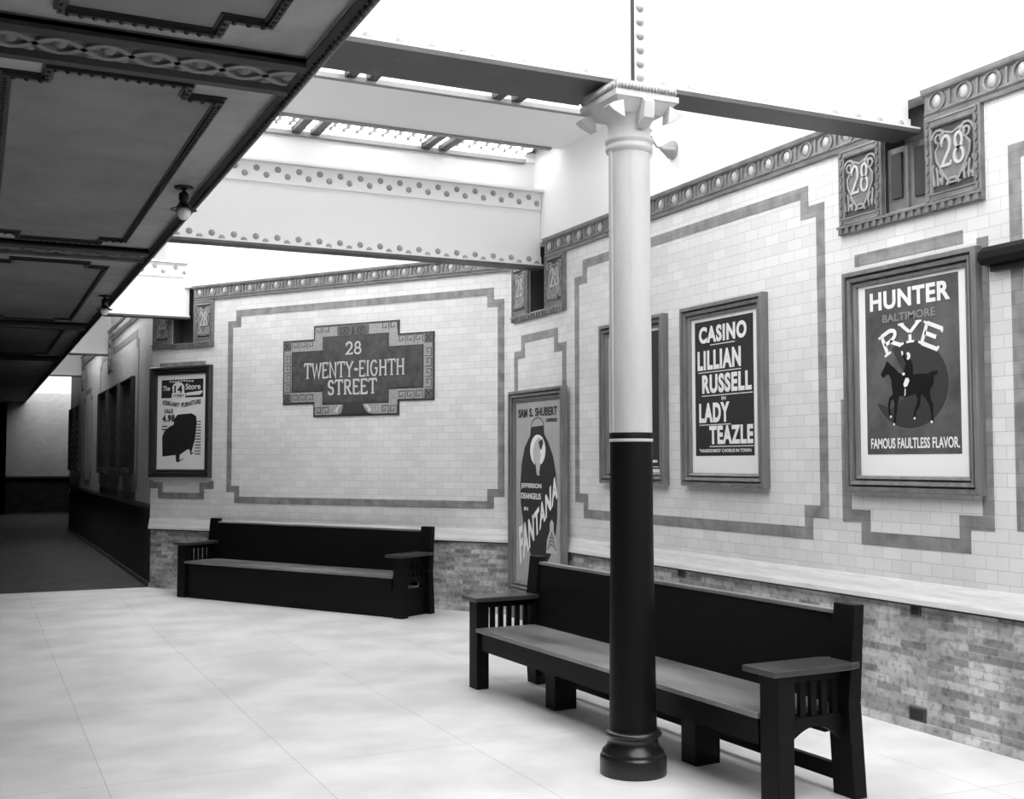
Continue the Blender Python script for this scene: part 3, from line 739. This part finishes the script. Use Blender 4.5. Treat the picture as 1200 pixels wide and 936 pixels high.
b = MB()
for k in range(12):
    x0, z = U(.80 if k > 2 else .85, .50+.032*k); x1, _ = U(.93, 0); b.box(x0, x1, YT, YT+.002, z-.006, z+.006)
b.build('small_print', M['ink'], s)
b = MB()
for k in range(2):
    x0, z = U(.08, .545+.035*k); x1, _ = U(.2, 0); b.box(x0, x1, YT, YT+.002, z-.007, z+.007)
b.build('small_print', M['ink'], s)

# --- distant posters on the far wall
far = [(17.62, 1.35, 'framed dark poster on the far wall, nearest to the sign wall corner', 'ink'),
       (19.33, 1.35, 'framed dark poster on the far wall, second from the sign wall corner', 'ink'),
       (21.07, 1.35, 'framed dark poster on the far wall, third from the sign wall corner', 'ink'),
       (26.4, 1.2, 'distant framed pale poster with stacked dark lettering blocks, on the far wall', 'paper'),
       (28.0, 1.3, 'most distant framed pale poster on the far wall', 'paper')]
for Y, w, lb, pm in far:
    t, s = framed(lb, (LC.x, Y, 1.40), RT, w, 1.42, fm='framedark', paper=pm)
    b = MB()
    if pm == 'ink':
        for k in range(5): b.box(-.06+.02*k, .12+.02*k, YI, YI+.002, .35+.18*k, .42+.18*k)
        b.box(-.42, -.40, YI, YI+.002, .3, 1.2)
        b.build('lettering_block', M['softink'], s)
    else:
        for k in range(7): b.box(-.3, .3, YI, YI+.002, .2+.15*k, .28+.15*k)
        b.build('lettering_block', M['ink'], s)

# ------------------------------------------------------------------ name tablet
tb = thing('name_tablet', 'mosaic station name tablet with stepped outline and key border on the splayed wall', 'sign', on_splay(2.035, 2.12), ST)
OUT = [(-1.08,.155),(-.615,.155),(-.615,0),(.61,0),(.61,.155),(1.08,.155),(1.08,.915),(.61,.915),(.61,1.07),(-.615,1.07),(-.615,.915),(-1.08,.915)]
b = MB(); b.prism(OUT, -.012, .002); b.build('outline', M['mosaicline'], tb)
def inset(d, e=None): 
    e = d if e is None else e
    return [(-1.08+d,.155+d),(-.615+d,.155+d),(-.615+d,d),(.61-d,d),(.61-d,.155+d),(1.08-d,.155+d),(1.08-d,.915-d),(.61-d,.915-d),(.61-d,1.07-d),(-.615+d,1.07-d),(-.615+d,.915-d),(-1.08+d,.915-d)]
b = MB(); b.prism(inset(.022), -.016, 0); b.build('key_border', M['mosaiclight'], tb)
b = MB(); b.prism(inset(.138), -.018, -.010); b.build('field_rim', M['mosaicline'], tb)
b = MB(); b.prism(inset(.152), -.020, -.010); fld = b.build('field', M['mosaicblue'], tb)
b = MB()   # greek key lines
def key(x0, z0, horiz=True, fl=1, w=.112, h=.085):
    P = [(0,0),(0,1),(.78,1),(.78,.3),(.36,.3),(.36,.66)]
    pts = []
    for px, pz in P:
        if horiz: pts.append((x0+px*w*fl, z0+pz*h))
        else: pts.append((x0+pz*h, z0+px*w*fl))
    b = MB(); b.ribbon(pts, .011, -.0185, -.014); b.build('key_motif', M['mosaicgrey'], tb)
for k in range(2):
    for zz in (.96+.005,):
        key(-.59+.115*k, zz); key(.585-.115*k, zz, fl=-1)
    key(-.59+.115*k, .022); key(.585-.115*k, .022, fl=-1)
for k in range(3):
    key(-.94+.115*k, .805); key(.93-.115*k, .805, fl=-1); key(-.94+.115*k, .178); key(.93-.115*k, .178, fl=-1)
for k in range(4):
    key(-1.045, .30+.115*k, False); key(.96, .30+.115*k, False)
for cx_, cz_ in ((-1.01, .845), (1.01, .845), (-1.01, .225), (1.01, .225)):
    b = MB(); b.box(cx_-.055, cx_+.055, -.0185, -.012, cz_-.055, cz_+.055); q = b.build('corner_block', M['mosaicgrey'], tb)
    b = MB(); b.ribbon([(cx_-.04, cz_-.04), (cx_+.04, cz_+.04)], .014, -.0195, -.016); b.ribbon([(cx_-.04, cz_+.04), (cx_+.04, cz_-.04)], .014, -.0195, -.016); b.build('cross', M['mosaicline'], q)
b = MB(); b.box(-.26, .19, -.0185, -.012, .93, 1.045); q = b.build('crest_panel', M['mosaicgrey'], tb)
b = MB()
for sx in (-1, 1):
    b.ribbon(arc(-.035+sx*.12, .985, .06, .04, 0, 360, 16), .014, -.0195, -.016); b.prism(ell(-.035+sx*.12, .985, .022, .02, 10), -.0195, -.016)
b.prism([(-.055, .94), (-.015, .94), (-.025, 1.03), (-.045, 1.03)], -.0195, -.016)
b.build('crest_scroll', M['mosaicline'], q)
b = MB(); b.prism([(-.30,.022),(-.24,.022),(-.20,.04),(-.17,.125),(-.16,.16),(.10,.16),(.11,.125),(.15,.06),(.19,.03),(.25,.022)], -.0205, -.012); q = b.build('base_ornament', M['mosaicline'], tb)
b = MB()
for sx in (-1, 1):
    b.prism([(-.03+sx*.16, .125), (-.03+sx*.20, .135), (-.03+sx*.27, .06), (-.03+sx*.22, .035), (-.03+sx*.21, .08)], -.022, -.018)
b.build('ornament_leaf', M['letter'], q)
tx = lambda u: -1.08+u
b = MB(); serif_text(b, '28', tx(.945), tx(1.165), .715, .85, -.024, -.019, t=.15); b.build('lettering', M['letter'], fld)
b = MB(); serif_text(b, 'TWENTY-EIGHTH', tx(.335), tx(1.765), .455, .625, -.024, -.019, t=.13); b.build('lettering', M['letter'], fld)
b = MB(); serif_text(b, 'STREET', tx(.69), tx(1.385), .255, .415, -.024, -.019, t=.14); b.build('lettering', M['letter'], fld)

# ------------------------------------------------------------------ "28" terracotta plaques
def plaque(label, loc, rz, w, h, group=None):
    p = thing('numbered_plaque', label, 'plaque', loc, rz, group or 'number plaques')
    b = MB(); mitre(b, w/2, h, [(0, 0), (0, -.03), (.012, -.036), (.02, -.03), (.038, -.03), (.046, -.036), (.055, -.03), (.058, -.012), (.058, 0)])
    n = int(h/.055)
    for k in range(n):
        for sx in (-1, 1):
            z = (k+.5)*h/n; x = sx*(w/2-.029)
            b.prism([(x-.008, z-.02), (x+.008, z-.008), (x+.008, z+.02), (x-.008, z+.008)], -.038, -.03)
    b.build('frame', M['terra'], p)
    b = MB(); b.box(-w/2+.05, w/2-.05, -.014, 0, .05, h-.05); g = b.build('ground', M['terradark'], p)
    iw = w/2-.07; zt, zb = h-.07, .075
    sh = [(-iw*.55, zt-.02), (0, zt-.045), (iw*.55, zt-.02), (iw*.62, zt-.08), (iw*.92, zt-.13), (iw*.88, zb+.17), (iw*.45, zb+.07), (iw*.2, zb+.02), (-iw*.2, zb+.02), (-iw*.45, zb+.07), (-iw*.88, zb+.17), (-iw*.92, zt-.13), (-iw*.62, zt-.08)]
    b = MB(); b.prism(sh, -.020, -.012); b.build('shield', M['terra'], p)
    b = MB(); b.ribbon(sh, .012, -.027, -.018, closed=True)
    for sx in (-1, 1):
        sp = [(sx*(iw*.72 + .055*(1-i/20)*math.cos(i*.62)), zt-.055 + .055*(1-i/20)*math.sin(i*.62)) for i in range(18)]
        b.ribbon(sp, .013, -.028, -.012)
        for k in range(3):
            q = [(sx*(iw*.62+.028*k), zb+.02), (sx*(iw*.55+.04*k), zb+.07+.02*k), (sx*(iw*.75+.02*k), zb+.11+.02*k)]
            b.ribbon(q, .014, -.026, -.012)
        b.ball((sx*iw*.8, -.014, zb+.05), (.02, .012, .02), 8, 5)
    b.ribbon([(-iw*.35, zb+.01), (-iw*.15, zb+.045), (iw*.15, zb+.045), (iw*.35, zb+.01)], .016, -.028, -.012)
    b.build('scroll_relief', M['relief'], p)
    b = MB(); serif_text(b, '28', -iw*.62, iw*.62, h*.40, h*.40+.175, -.030, -.018, t=.13); b.build('numerals', M['terralight'], p)
    return p
PZ = 3.12
plaque('number plaque right of the near girder end, above the whisky poster', on_right(4.81, PZ), RT, .42, .50)
plaque('number plaque left of the near girder end, above the whisky poster', on_right(5.575, PZ), RT, .39, .50)
plaque('number plaque right of the girder end next to the wall corner, above the bell poster', on_right(9.83, PZ-.02), RT, .42, .53)
plaque('number plaque left of the girder end, tight in the wall corner above the bell poster', on_right(10.615, PZ-.02), RT, .38, .53)
plaque('number plaque right of the short girder, above the furniture sale poster', on_splay(4.41, PZ-.03), ST, .33, .52)
plaque('number plaque left of the short girder, at the far corner of the sign wall', on_splay(5.13, PZ-.03), ST, .33, .52)
plaque('distant number plaque on the far wall beside the nearer distant girder', (LC.x, 20.1, PZ), RT, .45, .50)
plaque('most distant number plaque on the far wall beside the last girder', (LC.x, 25.4, PZ), RT, .45, .50)
def dentil(name, loc, rz, w):
    b = MB(); b.box(-w/2, w/2, -.045, 0, -.012, .004); b.box(-w/2, w/2, -.03, 0, -.05, -.012)
    n = int(w/.062)
    for k in range(n):
        x = -w/2+(k+.5)*w/n; b.box(x-.016, x+.016, -.042, -.03, -.048, -.012)
    return place(b.build(name, M['terra'], kind='structure'), loc, rz)
dentil('trim_dentil_1', on_right(5.19, PZ), RT, 1.18); dentil('trim_dentil_2', on_right(10.215, PZ-.02), RT, 1.19); dentil('trim_dentil_3', on_splay(4.77, PZ-.03), ST, 1.06)
# pocket grille bars in the near girder pocket
b = MB(); 
b.box(-.18, .18, .02, .06, 0, .40, 0); b.box(-.13, -.045, .005, .03, .08, .36, 1); b.box(.06, .15, .005, .03, .06, .36, 1); b.box(-.01, .01, .005, .03, 0, .4, 0)
g = b.build('vent_grille', [M['terra'], M['pocket']]); place(g, on_right(5.2, PZ+.02), RT); tag(g, 'dark slotted vent grille in the wall pocket between the two near number plaques', 'vent')

# ------------------------------------------------------------------ lamps
def pendant(label, loc):
    p = thing('pendant_lamp', label, 'lamp', loc, 0, 'pendant lamps')
    b = MB(); b.lathe([(.062, 0), (.066, -.006), (.06, -.014), (.03, -.02), (.012, -.026)], seg=24); b.build('canopy', M['lampmetal'], p)
    b = MB(); b.lathe([(.011, -.02), (.011, -.036), (.03, -.044), (.034, -.055), (.034, -.09), (.028, -.098), (.032, -.104), (.03, -.112)], seg=20); b.build('socket', M['lampmetal'], p)
    b = MB(); b.lathe([(.028, -.106), (.04, -.125), (.056, -.145), (.085, -.156), (.088, -.160), (.083, -.160), (.052, -.150), (.03, -.125)], seg=28); b.build('shade_holder', M['lampmetal'], p)
    b = MB(); b.ball((0, 0, -.175), (.048, .048, .052), 20, 12); b.build('globe', M['globe'], p)
    return p
pendant('black pendant lamp with glass globe hanging at the low ceiling edge, nearer one', (1.245, 7.82, LOWZ+.002))
pendant('black pendant lamp with glass globe farther along the low ceiling edge', (1.285, 13.35, LOWZ+.002))
bl = thing('bracket_lamp', 'small bracket lamp on the white upper wall right of the column', 'lamp', on_right(7.79, 4.15), RT)
b = MB(); b.lathe([(.075, .02), (.078, .0), (.07, -.015), (.045, -.05), (.025, -.085), (.018, -.10)], seg=24, axis='y'); b.build('wall_plate', M['brass'], bl)
b = MB(); b.tube([(0, -.09, 0), (0, -.14, .01), (0, -.17, .05), (0, -.19, .085), (0, -.215, .09), (0, -.23, .06)], .009); b.build('arm', M['brass'], bl)
b = MB(); b.lathe([(.012, .07), (.034, .055), (.036, .02), (.042, .012), (.042, .0), (.03, -.005)], (0, -.23, 0), 20); b.build('socket', M['brass'], bl)
b = MB(); b.ball((0, -.23, -.055), (.045, .045, .055), 18, 10); b.build('bulb', M['globe'], bl)

# ------------------------------------------------------------------ hood at the right edge, small wall vents
h = thing('metal_hood', 'dark rounded metal hood on the wall at the right edge, past the whisky poster', 'hood', on_right(4.60, 2.68), RT)
b = MB()
prof = [(0, .0), (-.10, .0), (-.125, .03), (-.12, .07), (-.085, .10), (0, .112)]
b.prism_yz(prof, .05, 1.3)
n = len(prof); 
for k in range(4):
    a0, a1 = k/4*PI/2, (k+1)/4*PI/2
    f = lambda a: [(.05-.05*math.sin(a), y*math.cos(a)*.999, z*(.6+.4*math.cos(a))+.112*.2*(1-math.cos(a))) for y, z in prof]
    A, B = f(a0), f(a1); b.add(A+B, [(i, (i+1) % n, n+(i+1) % n, n+i) for i in range(n)], 0, True)
b.build('cover', M['coldark'], h)
b = MB(); b.box(.06, 1.28, -.05, 0, -.035, .0); b.build('mounting_rail', M['lampmetal'], h)
def vent(label, Y, z, w, hh):
    v = thing('wall_vent', label, 'vent', on_right(Y, z), RT, 'small wall vents')
    b = MB(); b.box(-w/2, w/2, .0, .02, -hh/2, hh/2); b.build('opening', M['ink'], v)
    b = MB(); mitre(b, w/2+.008, hh+.016, [(0, .014), (0, -.003), (.009, -.004), (.009, .012)], z0=-hh/2-.008); b.build('rim', M['soffit'], v)
vent('small dark rectangular vent low in the brick dado behind the near bench end', 5.2, .09, .11, .065)
vent('small dark square vent under the white dado ledge, right of the near bench', 5.2, .705, .06, .05)
vent('small dark square vent under the dado ledge, just right of the column', 7.70, .705, .07, .05)

# ------------------------------------------------------------------ world, camera, exposure
w = bpy.data.worlds.new('world'); bpy.context.scene.world = w; w.use_nodes = True
w.node_tree.nodes['Background'].inputs[0].default_value = (0, 0, 0, 1); w.node_tree.nodes['Background'].inputs[1].default_value = 0.0
cd = bpy.data.cameras.new('camera'); co = bpy.data.objects.new('camera', cd); C.objects.link(co)
f, a, pt, rl = 1335.7, .441, .0541, -.0012
F0 = Vector((math.sin(a), math.cos(a), 0)); R = Vector((math.cos(a), -math.sin(a), 0)); U0 = Vector((0, 0, 1))
F = F0*math.cos(pt)+U0*math.sin(pt); Uv = U0*math.cos(pt)-F0*math.sin(pt)
R2 = R*math.cos(rl)+Uv*math.sin(rl); U2 = Uv*math.cos(rl)-R*math.sin(rl)
mtx = Matrix((R2, U2, -F)).transposed().to_4x4(); mtx.translation = (0, 0, 1.6)
co.matrix_world = mtx
cd.sensor_width = 36; cd.sensor_fit = 'HORIZONTAL'; cd.lens = f*36/1200; cd.clip_start = .05
sc = bpy.context.scene; sc.camera = co
sc.view_settings.view_transform = 'Standard'; sc.view_settings.look = 'None'; sc.view_settings.gamma = 1; sc.view_settings.use_curve_mapping = False
sc.view_settings.exposure = -1.7
sc.cycles.max_bounces = 8; sc.cycles.diffuse_bounces = 5; sc.cycles.use_denoising = True
